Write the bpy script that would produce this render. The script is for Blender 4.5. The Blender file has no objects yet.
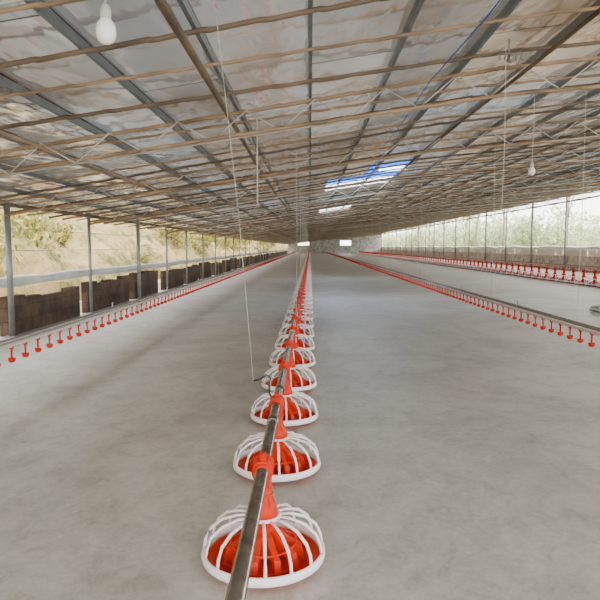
import bpy, bmesh, math, random
from mathutils import Vector, Matrix
random.seed(7)
COL = bpy.context.scene.collection
L = 112.0
XK = 1.5
def roof(x): return 1.86 + .155*(min(x, XK)+4) + .095*max(0., x-XK)

# ---------------- materials ----------------
def newmat(name):
    m = bpy.data.materials.new(name); m.use_nodes = True
    nt = m.node_tree; b = nt.nodes['Principled BSDF']
    return m, nt, b
def mat(name, col, rough=.5, metal=0., var=.12, scale=8., bump=0., bscale=30., spec=.5):
    m, nt, b = newmat(name)
    tc = nt.nodes.new('ShaderNodeTexCoord')
    n = nt.nodes.new('ShaderNodeTexNoise'); n.inputs['Scale'].default_value = scale; n.inputs['Detail'].default_value = 5
    nt.links.new(tc.outputs['Object'], n.inputs['Vector'])
    r = nt.nodes.new('ShaderNodeValToRGB')
    r.color_ramp.elements[0].position = .3; r.color_ramp.elements[1].position = .7
    r.color_ramp.elements[0].color = (*[max(0, c*(1-var)) for c in col], 1)
    r.color_ramp.elements[1].color = (*[min(1, c*(1+var)) for c in col], 1)
    nt.links.new(n.outputs['Fac'], r.inputs['Fac']); nt.links.new(r.outputs['Color'], b.inputs['Base Color'])
    b.inputs['Roughness'].default_value = rough; b.inputs['Metallic'].default_value = metal
    b.inputs['Specular IOR Level'].default_value = spec
    if bump:
        n2 = nt.nodes.new('ShaderNodeTexNoise'); n2.inputs['Scale'].default_value = bscale
        nt.links.new(tc.outputs['Object'], n2.inputs['Vector'])
        bp = nt.nodes.new('ShaderNodeBump'); bp.inputs['Strength'].default_value = bump; bp.inputs['Distance'].default_value = .02
        nt.links.new(n2.outputs['Fac'], bp.inputs['Height']); nt.links.new(bp.outputs['Normal'], b.inputs['Normal'])
    return m
M_orange = mat('orange_plastic', (.62, .022, .0010), .4, var=.08, spec=.18)
M_red = mat('red_plastic', (.56, .014, .003), .45, var=.08, spec=.15)
M_white = mat('white_plastic', (.92, .88, .93), .35, var=.02)
M_pipe = mat('galvanised_pipe', (.26, .235, .21), .22, .95, var=.3, scale=20)
M_alu = mat('aluminium_rail', (.26, .23, .21), .4, .6, var=.15)
M_pvc = mat('pvc', (.50, .48, .45), .4, var=.08)
M_bam = mat('bamboo', (.28, .185, .105), .55, var=.5, scale=3, bump=.3)
M_bamd = mat('bamboo_dark', (.13, .09, .055), .6, var=.5, scale=3, bump=.3)
M_steel = mat('painted_steel', (.17, .195, .21), .45, .4, var=.2, scale=5)
M_web = mat('web_steel', (.46, .46, .44), .45, .3, var=.2, scale=5)
M_post = mat('post_steel', (.24, .26, .27), .5, .4, var=.2, scale=4)
M_cord = mat('cord', (.62, .60, .52), .8, var=.1)
M_cable = mat('blue_cable', (.02, .07, .42), .5, var=.1, spec=.1)
M_black = mat('black_plastic', (.02, .02, .02), .5)
M_curt = mat('rolled_curtain', (.62, .64, .64), .6, var=.15, scale=2, bump=.5, bscale=6)
M_curtg = mat('plastic_sheet', (.88, .85, .83), .6, var=.1, scale=.6, bump=.4, bscale=6)
M_sack = mat('grey_sack', (.42, .40, .38), .8, var=.2, scale=10, bump=.4)
M_earth = mat('earth', (.38, .32, .21), .9, var=.35, scale=.7, bump=.6, bscale=3)
M_trunk = mat('bark', (.36, .32, .26), .9, var=.3, scale=5)
def noise(scale, det, rough, vec, dist=0.):
    n = nt.nodes.new('ShaderNodeTexNoise'); n.inputs['Scale'].default_value = scale; n.inputs['Detail'].default_value = det
    n.inputs['Roughness'].default_value = rough; n.inputs['Distortion'].default_value = dist
    nt.links.new(vec, n.inputs['Vector']); return n
def mapping(vec, sc, rot=0.):
    p = nt.nodes.new('ShaderNodeMapping'); p.inputs['Scale'].default_value = sc; p.inputs['Rotation'].default_value = (0, 0, rot)
    nt.links.new(vec, p.inputs['Vector']); return p.outputs[0]
def ramp(fac, stops):
    r = nt.nodes.new('ShaderNodeValToRGB'); e = r.color_ramp.elements
    e[0].position, e[0].color = stops[0][0], (*stops[0][1], 1); e[1].position, e[1].color = stops[-1][0], (*stops[-1][1], 1)
    for p, c in stops[1:-1]: q = e.new(p); q.color = (*c, 1)
    nt.links.new(fac, r.inputs['Fac']); return r.outputs['Color']
def mixc(a, b_, mode, f):
    x = nt.nodes.new('ShaderNodeMix'); x.data_type = 'RGBA'; x.blend_type = mode; x.inputs[0].default_value = f
    nt.links.new(a, x.inputs[6]); nt.links.new(b_, x.inputs[7]); return x.outputs[2]

m, nt, b = newmat('grassy_bank'); M_bank = m
tc = nt.nodes.new('ShaderNodeTexCoord'); n = noise(1.1, 12, .8, tc.outputs['Object'])
nt.links.new(ramp(n.outputs['Fac'], [(.38, (.05, .065, .015)), (.46, (.22, .19, .05)), (.56, (.42, .28, .13))]), b.inputs['Base Color']); b.inputs['Roughness'].default_value = .95
bp = nt.nodes.new('ShaderNodeBump'); bp.inputs['Strength'].default_value = .9; bp.inputs['Distance'].default_value = .3
nt.links.new(n.outputs['Fac'], bp.inputs['Height']); nt.links.new(bp.outputs['Normal'], b.inputs['Normal'])

m, nt, b = newmat('concrete_floor'); M_floor = m
tc = nt.nodes.new('ShaderNodeTexCoord'); V = tc.outputs['Object']
c1 = ramp(noise(.6, 14, .70, V, 1.0).outputs['Fac'], [(.36, (.43, .425, .395)), (.46, (.52, .515, .48)), (.54, (.58, .575, .54)), (.64, (.63, .625, .59))])
c2 = ramp(noise(5, 14, .82, mapping(V, (1.2, .9, 1)), .5).outputs['Fac'], [(.36, (.70, .69, .67)), (.5, (.94, .94, .93)), (.62, (1, 1, 1))])
c3 = ramp(noise(1.9, 6, .6, V, 1.5).outputs['Fac'], [(.38, (.90, .895, .88)), (.46, (1, 1, 1))])
c4 = ramp(noise(30, 6, .7, V).outputs['Fac'], [(.3, (.82, .82, .81)), (.6, (1, 1, 1))])
cc = mixc(mixc(mixc(c1, c2, 'MULTIPLY', 1), c3, 'MULTIPLY', 1), c4, 'MULTIPLY', 1)
nt.links.new(cc, b.inputs['Base Color'])
b.inputs['Roughness'].default_value = .42
bp = nt.nodes.new('ShaderNodeBump'); bp.inputs['Strength'].default_value = .6; bp.inputs['Distance'].default_value = .010
nt.links.new(noise(10, 10, .7, V).outputs['Fac'], bp.inputs['Height']); nt.links.new(bp.outputs['Normal'], b.inputs['Normal'])

m, nt, b = newmat('foil_ceiling'); M_foil = m
tc = nt.nodes.new('ShaderNodeTexCoord'); V = tc.outputs['Object']
def brick(c1, c2, cm, w, h, ms, vec):
    br = nt.nodes.new('ShaderNodeTexBrick'); br.inputs['Scale'].default_value = 1
    br.inputs['Brick Width'].default_value = w; br.inputs['Row Height'].default_value = h; br.inputs['Mortar Size'].default_value = ms
    br.inputs['Color1'].default_value = (*c1, 1); br.inputs['Color2'].default_value = (*c2, 1); br.inputs['Mortar'].default_value = (*cm, 1)
    nt.links.new(vec, br.inputs['Vector']); return br.outputs['Color']
Vr = mapping(V, (1, 1, 1), math.radians(90))
b1 = brick((1, 1, 1), (.52, .54, .57), (.12, .10, .08), 2.9, .6, .010, Vr)
b2 = brick((1, .86, .70), (.84, .92, 1), (.9, .9, .9), 5.8, 1.2, .0, Vr)
s1 = ramp(noise(.9, 4, .45, mapping(V, (1, .4, 1)), .2).outputs['Fac'], [(.36, (.66, .56, .46)), (.48, (.95, .92, .88)), (.60, (.92, .95, .98))])
col = mixc(mixc(b1, b2, 'MULTIPLY', 1), s1, 'MULTIPLY', 1)
nt.links.new(col, b.inputs['Base Color'])
b.inputs['Metallic'].default_value = 1.0
rg = nt.nodes.new('ShaderNodeMapRange'); rg.inputs['From Min'].default_value = .35; rg.inputs['From Max'].default_value = .65; rg.inputs['To Min'].default_value = .06; rg.inputs['To Max'].default_value = .18
nt.links.new(noise(2.3, 4, .5, V).outputs['Fac'], rg.inputs['Value']); nt.links.new(rg.outputs[0], b.inputs['Roughness'])
bp = nt.nodes.new('ShaderNodeBump'); bp.inputs['Strength'].default_value = 1.0; bp.inputs['Distance'].default_value = .09
nt.links.new(noise(2.6, 3, .4, mapping(V, (1, .35, 1)), .1).outputs['Fac'], bp.inputs['Height']); nt.links.new(bp.outputs['Normal'], b.inputs['Normal'])
t = nt.nodes.new('ShaderNodeBsdfTranslucent'); nt.links.new(col, t.inputs['Color'])
mi = nt.nodes.new('ShaderNodeMixShader'); mi.inputs[0].default_value = .028  # translucency added to brighten ceiling and floor; a real foil roof is opaque
nt.links.new(b.outputs[0], mi.inputs[1]); nt.links.new(t.outputs[0], mi.inputs[2]); nt.links.new(mi.outputs[0], nt.nodes['Material Output'].inputs['Surface'])

def brickmat(name, c1, c2, cm, w, h):
    global nt
    m, nt, b = newmat(name)
    tc = nt.nodes.new('ShaderNodeTexCoord'); sp = nt.nodes.new('ShaderNodeSeparateXYZ'); cb = nt.nodes.new('ShaderNodeCombineXYZ')
    nt.links.new(tc.outputs['Object'], sp.inputs[0])
    ad = nt.nodes.new('ShaderNodeMath'); ad.operation = 'ADD'
    nt.links.new(sp.outputs[0], ad.inputs[0]); nt.links.new(sp.outputs[1], ad.inputs[1])
    nt.links.new(ad.outputs[0], cb.inputs[0]); nt.links.new(sp.outputs[2], cb.inputs[1])
    bc = brick(c1, c2, cm, w, h, .006, cb.outputs[0])
    g = ramp(noise(3, 9, .7, tc.outputs['Object']).outputs['Fac'], [(.38, (.45, .43, .42)), (.62, (1.0, .96, .92))])
    nt.links.new(mixc(bc, g, 'MULTIPLY', 1), b.inputs['Base Color'])
    b.inputs['Roughness'].default_value = .9
    return m
M_brick = brickmat('brown_brick', (.14, .088, .062), (.085, .06, .046), (.06, .045, .036), .4, .19)
M_block = brickmat('grey_block', (.66, .68, .70), (.58, .60, .62), (.45, .45, .46), .8, .4)
M_pale = brickmat('pale_block', (.78, .70, .64), (.64, .56, .50), (.45, .40, .36), .5, .25)

def leafmat(name, c1, c2):
    m, nt, b = newmat(name)
    g = nt.nodes.new('ShaderNodeNewGeometry')
    r = nt.nodes.new('ShaderNodeValToRGB'); r.color_ramp.elements[0].color = (*c1, 1); r.color_ramp.elements[1].color = (*c2, 1)
    nt.links.new(g.outputs['Random Per Island'], r.inputs['Fac']); nt.links.new(r.outputs['Color'], b.inputs['Base Color'])
    b.inputs['Roughness'].default_value = .6
    t = nt.nodes.new('ShaderNodeBsdfTranslucent'); nt.links.new(r.outputs['Color'], t.inputs['Color'])
    mi = nt.nodes.new('ShaderNodeMixShader'); mi.inputs[0].default_value = .4
    o = nt.nodes['Material Output']
    nt.links.new(b.outputs[0], mi.inputs[1]); nt.links.new(t.outputs[0], mi.inputs[2]); nt.links.new(mi.outputs[0], o.inputs['Surface'])
    return m
M_leaf = leafmat('leaves', (.06, .10, .012), (.46, .36, .10))
M_leaf2 = leafmat('leaves_pale', (.26, .38, .18), (.80, .82, .60))
def sheet(name, c1, c2, f=.85):
    m, nt, b = newmat(name)
    tc = nt.nodes.new('ShaderNodeTexCoord'); n = nt.nodes.new('ShaderNodeTexNoise'); n.inputs['Scale'].default_value = 2.5
    nt.links.new(tc.outputs['Object'], n.inputs['Vector'])
    r = nt.nodes.new('ShaderNodeValToRGB'); r.color_ramp.elements[0].color = (*c1, 1); r.color_ramp.elements[1].color = (*c2, 1)
    nt.links.new(n.outputs['Fac'], r.inputs['Fac'])
    t = nt.nodes.new('ShaderNodeBsdfTranslucent'); nt.links.new(r.outputs['Color'], t.inputs['Color']); nt.links.new(r.outputs['Color'], b.inputs['Base Color'])
    mi = nt.nodes.new('ShaderNodeMixShader'); mi.inputs[0].default_value = f
    nt.links.new(b.outputs[0], mi.inputs[1]); nt.links.new(t.outputs[0], mi.inputs[2]); nt.links.new(mi.outputs[0], nt.nodes['Material Output'].inputs['Surface'])
    return m
M_sky = sheet('blue_translucent_sheet', (.004, .045, .30), (.02, .13, .52))
M_sky2 = sheet('pale_translucent_sheet', (.45, .68, .95), (.88, .93, .97), .95)
M_bulb = mat('frosted_bulb', (.85, .85, .82), .25, var=.01)

# ---------------- mesh helpers ----------------
def tube(bm, pts, rad, seg=8, caps=True):
    pts = [Vector(p) for p in pts]; n = len(pts)
    rads = rad if isinstance(rad, (list, tuple)) else [rad]*n
    rings = []
    for i, p in enumerate(pts):
        a = pts[max(0, i-1)]; c = pts[min(n-1, i+1)]
        d = (c-a).normalized()
        up = Vector((0, 0, 1)) if abs(d.z) < .95 else Vector((1, 0, 0))
        s = d.cross(up).normalized(); t = s.cross(d)
        rings.append([bm.verts.new(p+rads[i]*(math.cos(2*math.pi*k/seg)*s+math.sin(2*math.pi*k/seg)*t)) for k in range(seg)])
    for i in range(n-1):
        for k in range(seg):
            f = bm.faces.new((rings[i][k], rings[i][(k+1) % seg], rings[i+1][(k+1) % seg], rings[i+1][k])); f.smooth = True
    if caps:
        bm.faces.new(rings[0]); bm.faces.new(rings[-1][::-1])
def torus(bm, r, z, rr, seg=40, s2=8, h=None):
    h = h or rr
    R = [[bm.verts.new(((r+rr*math.cos(2*math.pi*j/s2))*math.cos(2*math.pi*i/seg), (r+rr*math.cos(2*math.pi*j/s2))*math.sin(2*math.pi*i/seg), z+h*math.sin(2*math.pi*j/s2))) for j in range(s2)] for i in range(seg)]
    for i in range(seg):
        for j in range(s2):
            f = bm.faces.new((R[i][j], R[(i+1) % seg][j], R[(i+1) % seg][(j+1) % s2], R[i][(j+1) % s2])); f.smooth = True
def lathe(bm, prof, seg=32, o=(0, 0, 0), closed=False):
    o = Vector(o); R = []
    for (r, z) in prof:
        R.append([bm.verts.new(o+Vector((max(r, .0005)*math.cos(2*math.pi*i/seg), max(r, .0005)*math.sin(2*math.pi*i/seg), z))) for i in range(seg)])
    m = len(prof)
    for a in range(m if closed else m-1):
        for i in range(seg):
            f = bm.faces.new((R[a][i], R[a][(i+1) % seg], R[(a+1) % m][(i+1) % seg], R[(a+1) % m][i])); f.smooth = True
def box(bm, x0, x1, y0, y1, z0, z1, z1b=None):
    z1b = z1 if z1b is None else z1b
    v = [bm.verts.new((x, y, z)) for x, zt in ((x0, z1), (x1, z1b)) for y in (y0, y1) for z in (z0, zt)]
    for f in ((0, 1, 3, 2), (4, 6, 7, 5), (0, 4, 5, 1), (2, 3, 7, 6), (0, 2, 6, 4), (1, 5, 7, 3)):
        bm.faces.new([v[i] for i in f])
def mesh(name, fn, material):
    bm = bmesh.new(); fn(bm); bmesh.ops.recalc_face_normals(bm, faces=bm.faces)
    me = bpy.data.meshes.new(name); bm.to_mesh(me); bm.free(); me.materials.append(material); return me
def obj(name, me, loc=(0, 0, 0), parent=None, label=None, cat=None, group=None, kind=None):
    o = bpy.data.objects.new(name, me); COL.objects.link(o); o.location = loc
    if parent: o.parent = parent
    if label: o['label'] = label
    if cat: o['category'] = cat
    if group: o['group'] = group
    if kind: o['kind'] = kind
    return o
def copytree(root, kids, loc):
    r = root.copy(); COL.objects.link(r); r.location = loc
    for k in kids:
        c = k.copy(); COL.objects.link(c); c.parent = r
    return r

# ---------------- structure ----------------
def fl(bm): box(bm, -4.2, 13.2, -3, L, -.15, 0)
obj('floor', mesh('floor', fl, M_floor), label='pale worn grey concrete shed floor', cat='floor', kind='structure')
holes = [(.35, 1.9, 12.4, 14.6), (1.1, 1.9, 10.9, 12.4), (.35, 1.5, 20.8, 23.4)]
def ceil(bm):
    xs = sorted({-4.6, 13.9, -1, XK, 6} | {h[i] for h in holes for i in (0, 1)})
    ys = sorted({-3.0, L+.5} | {h[i] for h in holes for i in (2, 3)} | {40., 60., 80.})
    V = {}
    def g(x, y):
        k = (x, y)
        if k not in V: V[k] = bm.verts.new((x, y, roof(x)))
        return V[k]
    for i in range(len(xs)-1):
        for j in range(len(ys)-1):
            cx = (xs[i]+xs[i+1])/2; cy = (ys[j]+ys[j+1])/2
            if any(h[0] < cx < h[1] and h[2] < cy < h[3] for h in holes): continue
            bm.faces.new([g(xs[i], ys[j]), g(xs[i], ys[j+1]), g(xs[i+1], ys[j+1]), g(xs[i+1], ys[j])])
obj('ceiling', mesh('ceiling', ceil, M_foil), label='sloping silver foil insulated shed roof lining', cat='ceiling', kind='structure')
for (x0, x1, y0, y1, m_, lb) in [(.32, 1.95, 12.38, 13.2, M_sky, 'deep blue'), (.32, 1.95, 13.2, 14.65, M_sky2, 'pale'),
                         (1.07, 1.35, 10.87, 12.38, M_sky, 'deep blue'), (1.35, 1.95, 10.87, 11.5, M_sky, 'deep blue'), (1.35, 1.95, 11.5, 12.38, M_sky2, 'pale'), (.32, 1.55, 22.0, 23.45, M_sky2, 'pale'), (.32, 1.55, 20.75, 22.0, M_sky, 'deep blue')]:
    def sk(bm):
        xx = [x0]+([XK] if x0 < XK < x1 else [])+[x1]
        for a in range(len(xx)-1):
            bm.faces.new([bm.verts.new((x, y, roof(x)+.012)) for x, y in ((xx[a], y0), (xx[a+1], y0), (xx[a+1], y1), (xx[a], y1))])
    obj('roof_light_sheet', mesh('roof_light_sheet', sk, m_), label=lb+' translucent plastic sheet covering a roof opening', cat='skylight', group='roof light sheets')

PY = [7.87-5.8+2.9*i for i in range(37)]
for i, y in enumerate(PY):
    if y > L-3: break
    h = .56+.05*math.sin(i*2.1)
    def wl(bm):
        y1 = y+2.9-.34-(.35 if i % 3 == 1 else 0); y0 = y+.05
        N = 5
        for k in range(N):
            a = y0+(y1-y0)*k/N; b_ = y0+(y1-y0)*(k+1)/N
            box(bm, -4.16, -4.04, a, b_, 0, h+random.choice((-.05, -.02, 0, 0, .015)))
    obj('wall_left' if i == 0 else 'wall_left.%03d' % i, mesh('wall_left', wl, M_brick), label='low dark brown rough side wall panel', cat='wall', kind='structure')
def wr(bm): box(bm, 13.0, 13.15, -3, L, 0, .75)
obj('wall_right', mesh('wall_right', wr, M_pale), label='low pale brown block side wall', cat='wall', kind='structure')
def wb(bm):
    H = [(-2.2, -.2, 1.5, 2.1), (5.6, 7.6, 1.5, 2.4)]
    xs = sorted({-4.2, XK, 13.2} | {h[i] for h in H for i in (0, 1)})
    for a in range(len(xs)-1):
        x0, x1 = xs[a], xs[a+1]; c = (x0+x1)/2; hh = [h for h in H if h[0] < c < h[1]]
        t0, t1 = roof(x0)-.01, roof(x1)-.01
        if hh:
            box(bm, x0, x1, L-.2, L, 0, hh[0][2]); box(bm, x0, x1, L-.2, L, hh[0][3], t0, t1)
        else: box(bm, x0, x1, L-.2, L, 0, t0, t1)
obj('wall_back', mesh('wall_back', wb, M_block), label='grey block end wall with two window openings', cat='wall', kind='structure')

def roll(x, z, r, y0, y1):
    def f(bm):
        pts = [(x, y0+(y1-y0)*i/120, z+.008*math.sin(i*1.3)+.012*math.sin(i*.37)) for i in range(121)]
        tube(bm, pts, [r*(1+.12*math.sin(i*2.7)) for i in range(121)], 12)
    return f
obj('rolled_curtain', mesh('rolled_curtain', roll(-4.25, .70, .075, 6.2, 108), M_curt), label='rolled whitish plastic side curtain along brick wall', cat='curtain')
def rc(bm):
    N = 120
    for i in range(N):
        y0 = i*L/N; y1 = (i+1)*L/N
        bm.faces.new([bm.verts.new((13.22+.05*math.sin(i*1.7+k), y, z)) for k, (y, z) in enumerate(((y0, .70), (y1, .70), (y1, 1.10), (y0, 1.10)))])
    tube(bm, [(13.2, y, 1.15+.03*math.sin(y)) for y in range(0, int(L))], [.10+.02*math.sin(y*2.3) for y in range(0, int(L))], 10)
obj('side_curtain', mesh('side_curtain', rc, M_curtg), label='rolled white plastic side curtain above the block wall', cat='curtain')

def mkpost(h, r):
    def f(bm):
        tube(bm, [(0, 0, 0), (0, 0, h)], r, 10)
        box(bm, -r*1.8, r*1.8, -r*1.8, r*1.8, 0, .02)
        box(bm, -r*1.5, r*1.5, -r*1.5, r*1.5, h-.02, h)
    return f
pl = mesh('steel_post', mkpost(roof(-4)-.05, .028), M_post)
pr = mesh('steel_post_tall', mkpost(roof(13)-.06, .040), M_post)
for i, y in enumerate(PY):
    if y > L-3: break
    o = obj('support_post', pl, (-3.97, y+(random.uniform(-.2, .2) if i > 2 else 0), 0), label='slim grey steel post standing at low brick wall', cat='post', group='posts along the brick wall')
    if i == 2: o.scale = (1.4, 1.4, 1)
pt = mesh('steel_post_mid', mkpost(roof(-3.55)-.10, .036), M_post)
obj('support_post', pt, (-3.55, 12.4, 0), label='thicker tall grey post standing just inside the brick wall', cat='post', group='posts along the brick wall')
y = 21.5; i = 0
while y < L-3:
    o = obj('support_post', pr, (12.9, y, 0), label='tall grey steel post beside low block wall', cat='post', group='posts along the block wall'); y += 4.6
    if i % 2 == 1: o.scale = (1.5, 1.5, 1)
    i += 1
def rail(x, z, r): return lambda bm: tube(bm, [(x, -2, z), (x, L-.3, z)], r, 8)
obj('eave_rail', mesh('eave_rail', rail(-4.03, 1.76, .026), M_bamd), label='long dark rail tied across the steel posts', cat='rail')
obj('eave_rail', mesh('eave_rail', rail(12.8, 3.45, .04), M_bamd), label='long dark rail tied across the tall posts', cat='rail')
for z in (1.15, 1.45):
    obj('fence_wire', mesh('fence_wire', rail(-4.02, z, .004), M_alu), label='thin grey wire strung between the steel posts', cat='wire', group='wires along the brick wall')

# trusses & rafters
def bamboo(bm, xa, xb, dz, r, wob=.02, seg=8, rise=0.):
    n = max(4, int(abs(xb-xa)/.3)); pts = []; rs = []
    ph = random.random()*6; ph2 = random.random()*6; s = 1 if xb > xa else -1
    for i in range(n+1):
        t = i/n; x = xa+(xb-xa)*t
        p = Vector((x, 3*wob*math.sin(t*4+ph2)+.5*wob*math.sin(t*15+ph), roof(x)-dz-rise*t+wob*.25*math.sin(t*8+ph)))
        for dd, k in ((-.02, 1), (0, 1.18), (.02, 1)):
            pts.append(p+Vector((dd*s, 0, 0))); rs.append(r*(1.2-.45*t)*k)
    tube(bm, pts, rs, seg)
def lbamboo(bm, x, dz, r):
    pts = []; rs = []; n = 320
    for i in range(n+1):
        y = -2+(L+1)*i/n
        pts.append((x+.02*math.sin(y*.5), y, roof(x)-dz+.006*math.sin(y*.9))); rs.append(r*(1.2-.35*((y/7) % 1)))
    tube(bm, pts, rs, 8)
XL, XR = -4.45, 13.3
variants = []
for v in range(6):
    ra = mesh('bamboo_top_chord', lambda bm: bamboo(bm, XL, XR, .085, .0155, .03), M_bam)
    rb = mesh('bamboo_bottom_chord', lambda bm: bamboo(bm, -3.9, 12.8, .26, .014, .05, rise=.15), M_bam)
    def web(bm):
        x = -3.6; s = 0
        while x < 12.4:
            z0 = roof(x)-(.1 if s else .30); z1 = roof(x+.28)-(.30 if s else .1)
            tube(bm, [(x, 0, z0), (x+.28, 0, z1)], .006, 5); x += .28; s = 1-s
        tube(bm, [(-3.7, 0, roof(-3.7)-.30), (XK, 0, roof(XK)-.31), (12.6, 0, roof(12.6)-.33)], .008, 5)
    rw = mesh('truss_web', web, M_web)
    rr_ = mesh('bamboo_rafter', lambda bm: bamboo(bm, XL if v % 2 else XR, XR if v % 2 else XL, .074, .0135, .03), M_bamd if v % 2 else M_bam)
    variants.append((ra, rb, rw, rr_))
n = 0; y = 7.87-5.8; k = 0
while y < L-1:
    ra, rb, rw, _ = variants[n % 6]
    e = obj('roof_truss', None, (0, y, 0), label='bamboo pole roof truss with thin steel lattice webbing', cat='roof truss', group='bamboo roof trusses')
    obj('top_chord', ra, parent=e); obj('bottom_chord', rb, parent=e); obj('lattice_web', rw, parent=e)
    for dy in ((.6, 1.15, 1.75, 2.3) if y < 12 else (.95, 1.9) if y < 40 else (1.45,)):
        if y+dy > L-1: break
        o = obj('bamboo_rafter', variants[k % 6][3], (0, y+dy+random.uniform(-.15, .15), random.uniform(-.006, .002)), label='single bamboo pole rafter under the foil roof', cat='rafter', group='bamboo rafters')
        o.rotation_euler[2] = random.uniform(-.04, .04) if y < 100 else 0; k += 1
    n += 1; y += 2.9
x = -4.2
while x < 13.5:
    z = roof(x)-.03
    def pf(bm): box(bm, x-.012, x+.012, -2.5, L-.3, z-.03, z+.02)
    obj('roof_purlin', mesh('roof_purlin', pf, M_steel), label='long thin grey steel purlin under the foil roof', cat='purlin', group='steel roof purlins')
    x += .6
for (x, dz, r, m_) in ((-.66, .135, .022, M_bamd), (1.7, .13, .016, M_bamd), (3.9, .13, .016, M_bam), (-2.2, .13, .015, M_bam), (6.4, .13, .02, M_bamd)):
    obj('bamboo_runner', mesh('bamboo_runner', lambda bm: lbamboo(bm, x, dz, r), m_), label='long thick bamboo pole lashed lengthwise below the rafters', cat='bamboo pole', group='lengthwise bamboo poles')
for x0 in (.95, -2.75):
    def cb(bm):
        tube(bm, [(x0+.03*math.sin(i), -1+i*1.45, roof(x0)-.15-.04*(i % 2)) for i in range(76)], .004, 6)
    obj('electric_cable', mesh('electric_cable', cb, M_cable), label='thin blue electric cable sagging between the roof poles', cat='cable')

# ---------------- feeder pans ----------------
PZ = .372
def grill(bm):
    for i in range(15):
        a = 2*math.pi*(i+.5)/15; c, s = math.cos(a), math.sin(a)
        prof = [(.056, .188), (.10, .187), (.160, .170), (.202, .136), (.220, .098), (.226, .060)]
        tube(bm, [(r*c, r*s, z) for r, z in prof], [.005, .0058, .0066, .0066, .0066, .0066], 6)
    torus(bm, .226, .050, .009, 48, 8, .019)
    torus(bm, .060, .189, .009, 32, 8, .007)
def dish(bm):
    lathe(bm, [(0, .006), (.13, .004), (.175, .010), (.207, .030), (.214, .040), (.207, .040), (.19, .026), (.165, .016), (.12, .012), (.07, .022), (.0, .032)], 40)
def cone(bm):
    lathe(bm, [(.064, .045), (.060, .060), (.046, .08), (.043, .182), (.037, .182), (.037, .08), (.050, .060), (.056, .045)], 32, closed=True)
    for i in range(11):
        a = 2*math.pi*i/11; R = Matrix.Rotation(a, 3, 'Z')
        pts = [(.042, .140), (.066, .127), (.095, .104), (.142, .078), (.158, .018), (.128, .018), (.116, .058), (.05, .078)]
        A = [bm.verts.new(R @ Vector((r, -.012, z))) for r, z in pts]; B = [bm.verts.new(R @ Vector((r, .012, z))) for r, z in pts]
        bm.faces.new(A); bm.faces.new(B[::-1])
        for k in range(8): bm.faces.new((A[k], B[k], B[(k+1) % 8], A[(k+1) % 8]))
    torus(bm, .142, .028, .006, 36, 6); torus(bm, .178, .024, .005, 36, 6); torus(bm, .122, .086, .005, 36, 6)
def drop(bm):
    lathe(bm, [(.040, .178), (.052, .190), (.055, .210), (.049, .230), (.038, .246), (.033, .256), (.032, .346), (.024, .346), (.026, .25), (.04, .21)], 24, closed=True)
    torus(bm, .034, .275, .004, 20, 6); torus(bm, .034, .305, .004, 20, 6)
    for a in range(8):
        R = Matrix.Rotation(a*math.pi/4, 3, 'Z')
        A = [R @ Vector(p) for p in ((.032, 0, .275), (.053, 0, .218), (.03, 0, .218))]
        V1 = [bm.verts.new(p+R @ Vector((0, -.003, 0))) for p in A]; V2 = [bm.verts.new(p+R @ Vector((0, .003, 0))) for p in A]
        bm.faces.new(V1); bm.faces.new(V2[::-1])
        for k in range(3): bm.faces.new((V1[k], V2[k], V2[(k+1) % 3], V1[(k+1) % 3]))
def clamp(bm):
    tube(bm, [(0, -.060, PZ), (0, -.055, PZ), (0, .055, PZ), (0, .060, PZ)], [.028, .034, .034, .028], 20)
    tube(bm, [(0, -.045, PZ), (0, -.036, PZ)], .040, 20); tube(bm, [(0, .036, PZ), (0, .045, PZ)], .040, 20)
    A = [(0, -.045, PZ+.03), (0, -.012, PZ+.058), (0, .012, PZ+.058), (0, .045, PZ+.03)]
    V1 = [bm.verts.new((p[0]-.010, p[1], p[2])) for p in A]; V2 = [bm.verts.new((p[0]+.010, p[1], p[2])) for p in A]
    bm.faces.new(V1); bm.faces.new(V2[::-1])
    for k in range(4): bm.faces.new((V1[k], V2[k], V2[(k+1) % 4], V1[(k+1) % 4]))
    box(bm, -.030, .030, -.035, .035, PZ-.060, PZ-.015)
FX = -.175
Y0 = 2.19
lab = 'orange feeder pan with white rib grill, clamped under steel feed pipe'
p0 = obj('feeder_pan', None, (FX, Y0, 0), label=lab, cat='poultry feeder', group='feeder pans on the main feed line')
kids = [obj('dish', mesh('dish', dish, M_orange), parent=p0), obj('grill', mesh('grill', grill, M_white), parent=p0, label='white plastic rib grill'),
        obj('feed_cone', mesh('feed_cone', cone, M_orange), parent=p0), obj('drop_tube', mesh('drop_tube', drop, M_orange), parent=p0),
        obj('pipe_clamp', mesh('pipe_clamp', clamp, M_orange), parent=p0)]
SP = .935
i = 1
while Y0+i*SP < L-4:
    copytree(p0, kids, (FX, Y0+i*SP, 0)); i += 1
y = 13.2
while y < L-4:
    r_ = copytree(p0, kids, (8.7, y, 0)); r_['group'] = 'feeder pans on the second feed line'; r_.scale = (1.2, 1.2, 1.2); y += .75
def fp(x, y0, k=1.):
    def f(bm):
        ys = [y0]
        while ys[-1] < L-3: ys.append(ys[-1]+3)
        tube(bm, [(x, q, PZ*k) for q in ys], .024*k, 20)
        for q in ys[1:]: tube(bm, [(x, q-.55, PZ*k), (x, q-.45, PZ*k)], .028*k, 16)
    return f
obj('feed_pipe', mesh('feed_pipe', fp(FX, .3), M_pipe), label='long galvanised steel feed pipe running through orange clamps', cat='feed pipe')
obj('feed_pipe', mesh('feed_pipe', fp(8.7, 10, 1.2), M_pipe), label='steel feed pipe over the second row of pans', cat='feed pipe')

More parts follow.
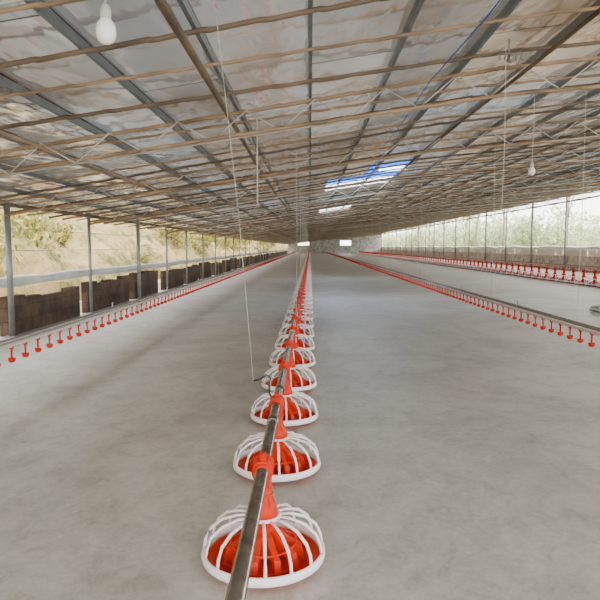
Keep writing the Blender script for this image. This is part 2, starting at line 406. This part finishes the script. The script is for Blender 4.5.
# ---------------- drinker lines ----------------
def cup_geo(bm, o=(0, 0, 0)):
    o = Vector(o)
    box(bm, o.x-.015, o.x+.015, o.y-.013, o.y+.013, o.z+.328, o.z+.360)
    tube(bm, [o+Vector((0, 0, .335)), o+Vector((0, 0, .29)), o+Vector((0, 0, .255))], [.011, .009, .008], 8)
    lathe(bm, [(0, .212), (.017, .212), (.028, .223), (.033, .247), (.030, .247), (.025, .229), (.0, .222)], 12, o)
    box(bm, o.x-.029, o.x+.029, o.y-.004, o.y+.004, o.z+.245, o.z+.254)
cupm = mesh('drip_cup', cup_geo, M_red)
def drinker(x, y0, label, sp=.25):
    e = obj('drinker_line', None, (x, y0, 0), label=label, cat='drinker line')
    ln = L-4-y0
    obj('water_pipe', mesh('water_pipe', lambda bm: tube(bm, [(0, 0, .356), (0, ln, .356)], .016, 10), M_pvc), parent=e, label='pale plastic water pipe')
    obj('support_rail', mesh('support_rail', lambda bm: tube(bm, [(0, 0, .402), (0, ln, .402)], .020, 10), M_alu), parent=e, label='grey metal support rail')
    n = int(ln/sp)
    for i in range(min(n, 100)): obj('drip_cup', cupm, (0, .1+sp*i, 0), parent=e)
    def far(bm):
        for i in range(100, n): cup_geo(bm, (0, .1+sp*i, 0))
    obj('drip_cup_row', mesh('drip_cup_row', far, M_red), parent=e, kind='stuff')
    def cl(bm):
        q = .5
        while q < ln: tube(bm, [(0, q, .39), (0, q, .46), (0, q+.02, .48)], .010, 6); box(bm, -.018, .018, q-.015, q+.015, .335, .415); q += 3
    obj('hanger_clip', mesh('hanger_clip', cl, M_pvc), parent=e, kind='stuff')
drinker(-2.56, 4.2, 'poultry drinker line with red drip cups near brick wall')
drinker(2.8, 4.6, 'poultry drinker line with red drip cups beside feeder row')
drinker(11.4, 17, 'distant poultry drinker line with red cups near block wall', .3)

def cord(a, b, r=.0025, label='thin pale suspension cord hanging from the roof', m_=None, name='suspension_cord', g='suspension cords'):
    return obj(name, mesh(name, lambda bm: tube(bm, [a, Vector(a).lerp(Vector(b), .5)+Vector((.012, 0, 0)), b], r, 5), m_ or M_cord), label=label, cat='cord', group=g)
for x, ys in ((-2.56, [4.7+6*i for i in range(10)]), (2.8, [6.3+3*i for i in range(12)]), (11.4, [22+6*i for i in range(8)]), (8.7, [19+6*i for i in range(8)])):
    for y in ys: cord((x, y, roof(x)-.03), (x, y, .42))
for y in [7.6+3*i for i in range(12)]: cord((FX, y, roof(FX)-.03), (FX, y, PZ+.02), .003)
cord((-.47, 3.1, roof(-.47)-.05), (-.325, 3.40, .43), .0015, 'slanting pale cord running down to the feed pipe hook')
def hook(bm):
    tube(bm, [(-.005, 0, -.045), (-.04, 0, -.05), (-.06, 0, -.02), (-.06, 0, .05), (-.05, .0, .07), (-.075, 0, .09), (-.12, 0, .06), (-.155, 0, .055)], .0055, 8)
    tube(bm, [(0, -.02, 0), (0, .02, 0)], .027, 14)
obj('pipe_hook', mesh('pipe_hook', hook, M_black), (FX, 3.42, PZ), label='small black steel hook gripping the feed pipe', cat='hook')
def bar(bm): tube(bm, [(0, 0, 0), (0, 0, .83)], .006, 8); tube(bm, [(-.02, 0, .83), (.02, 0, .83)], .012, 8)
obj('hanging_bar', mesh('hanging_bar', bar, M_pvc), (-.46, 5.3, roof(-.46)-.85), label='thin white rod hanging down from the roof', cat='rod')
cord((1.38, 4.4, roof(1.38)-.05), (1.38, 4.4, 1.24), .0022, 'pale cord hanging freely from a winch under the roof')
def pulley(bm):
    tube(bm, [(-.08, 0, 0), (.08, 0, 0)], .008, 8)
    tube(bm, [(-.014, 0, -.03), (.014, 0, -.03)], .03, 14)
    for q in (-.07, -.035, .04, .075): tube(bm, [(q, 0, 0), (q, 0, -.04)], .006, 6)
    tube(bm, [(-.01, 0, .0), (-.01, 0, .1)], .006, 6)
obj('pulley', mesh('pulley', pulley, M_alu), (1.40, 4.36, roof(1.4)-.15), label='small grey pulley bracket hanging beneath the rafters', cat='pulley')

def bulb(x, y, z, s, label):
    zt = roof(x)-.03-z
    e = obj('light_bulb', None, (x, y, z), label=label, cat='light bulb', group='hanging light bulbs')
    obj('glass', mesh('glass', lambda bm: lathe(bm, [(0, -.045*s), (.016*s, -.042*s), (.031*s, -.030*s), (.038*s, -.010*s), (.0385*s, .010*s), (.035*s, .028*s), (.026*s, .042*s), (.019*s, .052*s), (0, .054*s)], 28), M_bulb), parent=e)
    obj('socket', mesh('socket', lambda bm: lathe(bm, [(0, .05*s), (.02*s, .05*s), (.021*s, .085*s), (.014*s, .105*s), (.0, .108*s)], 18), M_pvc), parent=e, label='pale plastic bulb socket')
    obj('cord', mesh('cord', lambda bm: tube(bm, [(0, 0, .1*s), (.006, 0, .5*(zt+.1*s)), (0, 0, zt)], .0025, 6), M_cord), parent=e)
bulb(-.75, 2.27, 1.985, .95, 'white frosted light bulb hanging from a short cord')
bulb(2.17, 6.0, 1.935, .85, 'small white light bulb on a long cord')
def sack(bm):
    bmesh.ops.create_icosphere(bm, subdivisions=4, radius=1)
    for v in bm.verts:
        p = v.co
        k = 1+.12*math.sin(5*p.x+1)*math.sin(4*p.y)+.06*math.sin(9*p.z+3*p.x)
        v.co = Vector((p.x*.26*k, p.y*.2*k, max(-.0, p.z*.09*k+.055)))
    for f in bm.faces: f.smooth = True
obj('feed_sack', mesh('feed_sack', sack, M_sack), (5.5, 11.2, 0), label='crumpled grey sack lying on the concrete floor', cat='sack')

# ---------------- outside ----------------
def og(bm): box(bm, -90, -4.2, -20, 190, -.4, -.06); box(bm, 13.2, 90, -20, 190, -.4, -.06); box(bm, -4.2, 13.2, L, 190, -.4, -.06)
obj('ground', mesh('ground', og, M_earth), label='dry tan earth ground outside the shed', cat='ground', kind='structure')
def bz(t, y): return -.1+7.5*(t**.7)*(1+.12*math.sin(y*.23+t*7))
def bank(bm):
    nx, ny = 70, 240; G = []
    rb_ = random.Random(3)
    for i in range(nx):
        t = i/(nx-1); row = []
        for j in range(ny):
            y = -15+j*.8; x = -5.6-t*13
            z = bz(t, y)+(rb_.uniform(-.17, .17) if i else 0)
            row.append(bm.verts.new((x+.3*math.sin(j*.9), y, z)))
        G.append(row)
    for i in range(nx-1):
        for j in range(ny-1):
            bm.faces.new((G[i][j], G[i+1][j], G[i+1][j+1], G[i][j+1]))
obj('earth_bank', mesh('earth_bank', bank, M_bank), label='tall dry grassy earth bank behind the brick wall', cat='bank')
def bushmesh(seed, m_, N=1800, lf=1.0):
    rnd = random.Random(seed)
    def f(bm):
        blobs = [(Vector((rnd.uniform(-1.1, 1.1), rnd.uniform(-1.1, 1.1), rnd.uniform(.1, 1.3))), rnd.uniform(.4, .9)) for _ in range(9)]
        for _ in range(N):
            c, r = rnd.choice(blobs)
            d = Vector((rnd.gauss(0, 1), rnd.gauss(0, 1), rnd.gauss(0, 1))).normalized()*r*rnd.uniform(.5, 1.2)
            p = c+d
            if p.z < 0: p.z = abs(p.z)*.5
            a = Vector((rnd.gauss(0, 1), rnd.gauss(0, 1), rnd.gauss(0, 1))).normalized(); b_ = a.orthogonal().normalized()
            s = rnd.uniform(.07, .16)*lf
            bm.faces.new([bm.verts.new(p+q) for q in (a*s, b_*s*.35, -a*s, -b_*s*.35)])
        for _ in range(5):
            q = rnd.choice(blobs)[0]
            tube(bm, [(0, 0, -.1), (q.x*.4, q.y*.4, q.z*.5), q], [.04, .03, .01], 5)
    return mesh('bush', f, m_)
B1 = [bushmesh(s, M_leaf, 2200) for s in (1, 2, 3)]
B2 = [bushmesh(s, M_leaf2, 2400, 1.1) for s in (4, 5)]
rnd = random.Random(11)
for i in range(110):
    t = rnd.uniform(.04, .6); x = -5.8-t*13; y = 8+(i*.95)+rnd.uniform(-1, 1)
    z = bz(t, y)-.45
    o = obj('bush', rnd.choice(B1), (x, y, z), label='sunlit yellow-green bush growing on the earth bank', cat='bush', group='bushes on the bank')
    s = rnd.uniform(.3, .8); o.scale = (s, s, s*rnd.uniform(.8, 1.2)); o.rotation_euler[2] = rnd.uniform(0, 6)
for i in range(44):
    y = 20+i*2.9+rnd.uniform(-1, 1); x = 18 + (i % 3)*4
    o = obj('bush', rnd.choice(B2), (x, y, -.1), label='tall pale green bush growing outside the block wall', cat='bush', group='bushes outside the block wall')
    s = rnd.uniform(1.2, 2.0); o.scale = (s, s, s*1.3); o.rotation_euler[2] = rnd.uniform(0, 6)
def trunk(bm):
    tube(bm, [(0, 0, 0), (.1, 0, 2), (-.05, .1, 4.5), (.1, 0, 7)], [.11, .09, .07, .04], 8)
    tube(bm, [(.0, 0, 3), (.6, .2, 4.5), (.9, .2, 6)], [.05, .035, .02], 6)
    tube(bm, [(0, 0, 3.6), (-.6, .1, 5), (-.8, .4, 6.5)], [.05, .035, .02], 6)
tm = mesh('tree', trunk, M_trunk)
for i in range(8):
    o = obj('tree', tm, (rnd.uniform(15, 16), 30+i*8+rnd.uniform(-2, 2), -.1), label='slender bare-stemmed tree standing outside the shed', cat='tree', group='trees outside the block wall')
    o.rotation_euler[2] = rnd.uniform(0, 6)

# ---------------- light ----------------
w = bpy.data.worlds.new('World'); bpy.context.scene.world = w; w.use_nodes = True
bg = w.node_tree.nodes['Background']; bg.inputs[0].default_value = (1, .985, .95, 1); bg.inputs[1].default_value = 7.2
s = bpy.data.lights.new('sun', 'SUN'); s.energy = 9; s.angle = .05; s.color = (1, .93, .80)
so = bpy.data.objects.new('sun', s); COL.objects.link(so)
so.rotation_euler = (math.radians(-8), math.radians(20), 0)

# ---------------- camera ----------------
c = bpy.data.cameras.new('camera'); co = bpy.data.objects.new('camera', c); COL.objects.link(co)
c.sensor_width = 36; c.lens = 36; c.clip_start = .05; c.clip_end = 400
co.location = (0, 0, 1.2)
co.rotation_euler = (math.radians(90-5.05), 0, math.radians(.95))
bpy.context.scene.camera = co
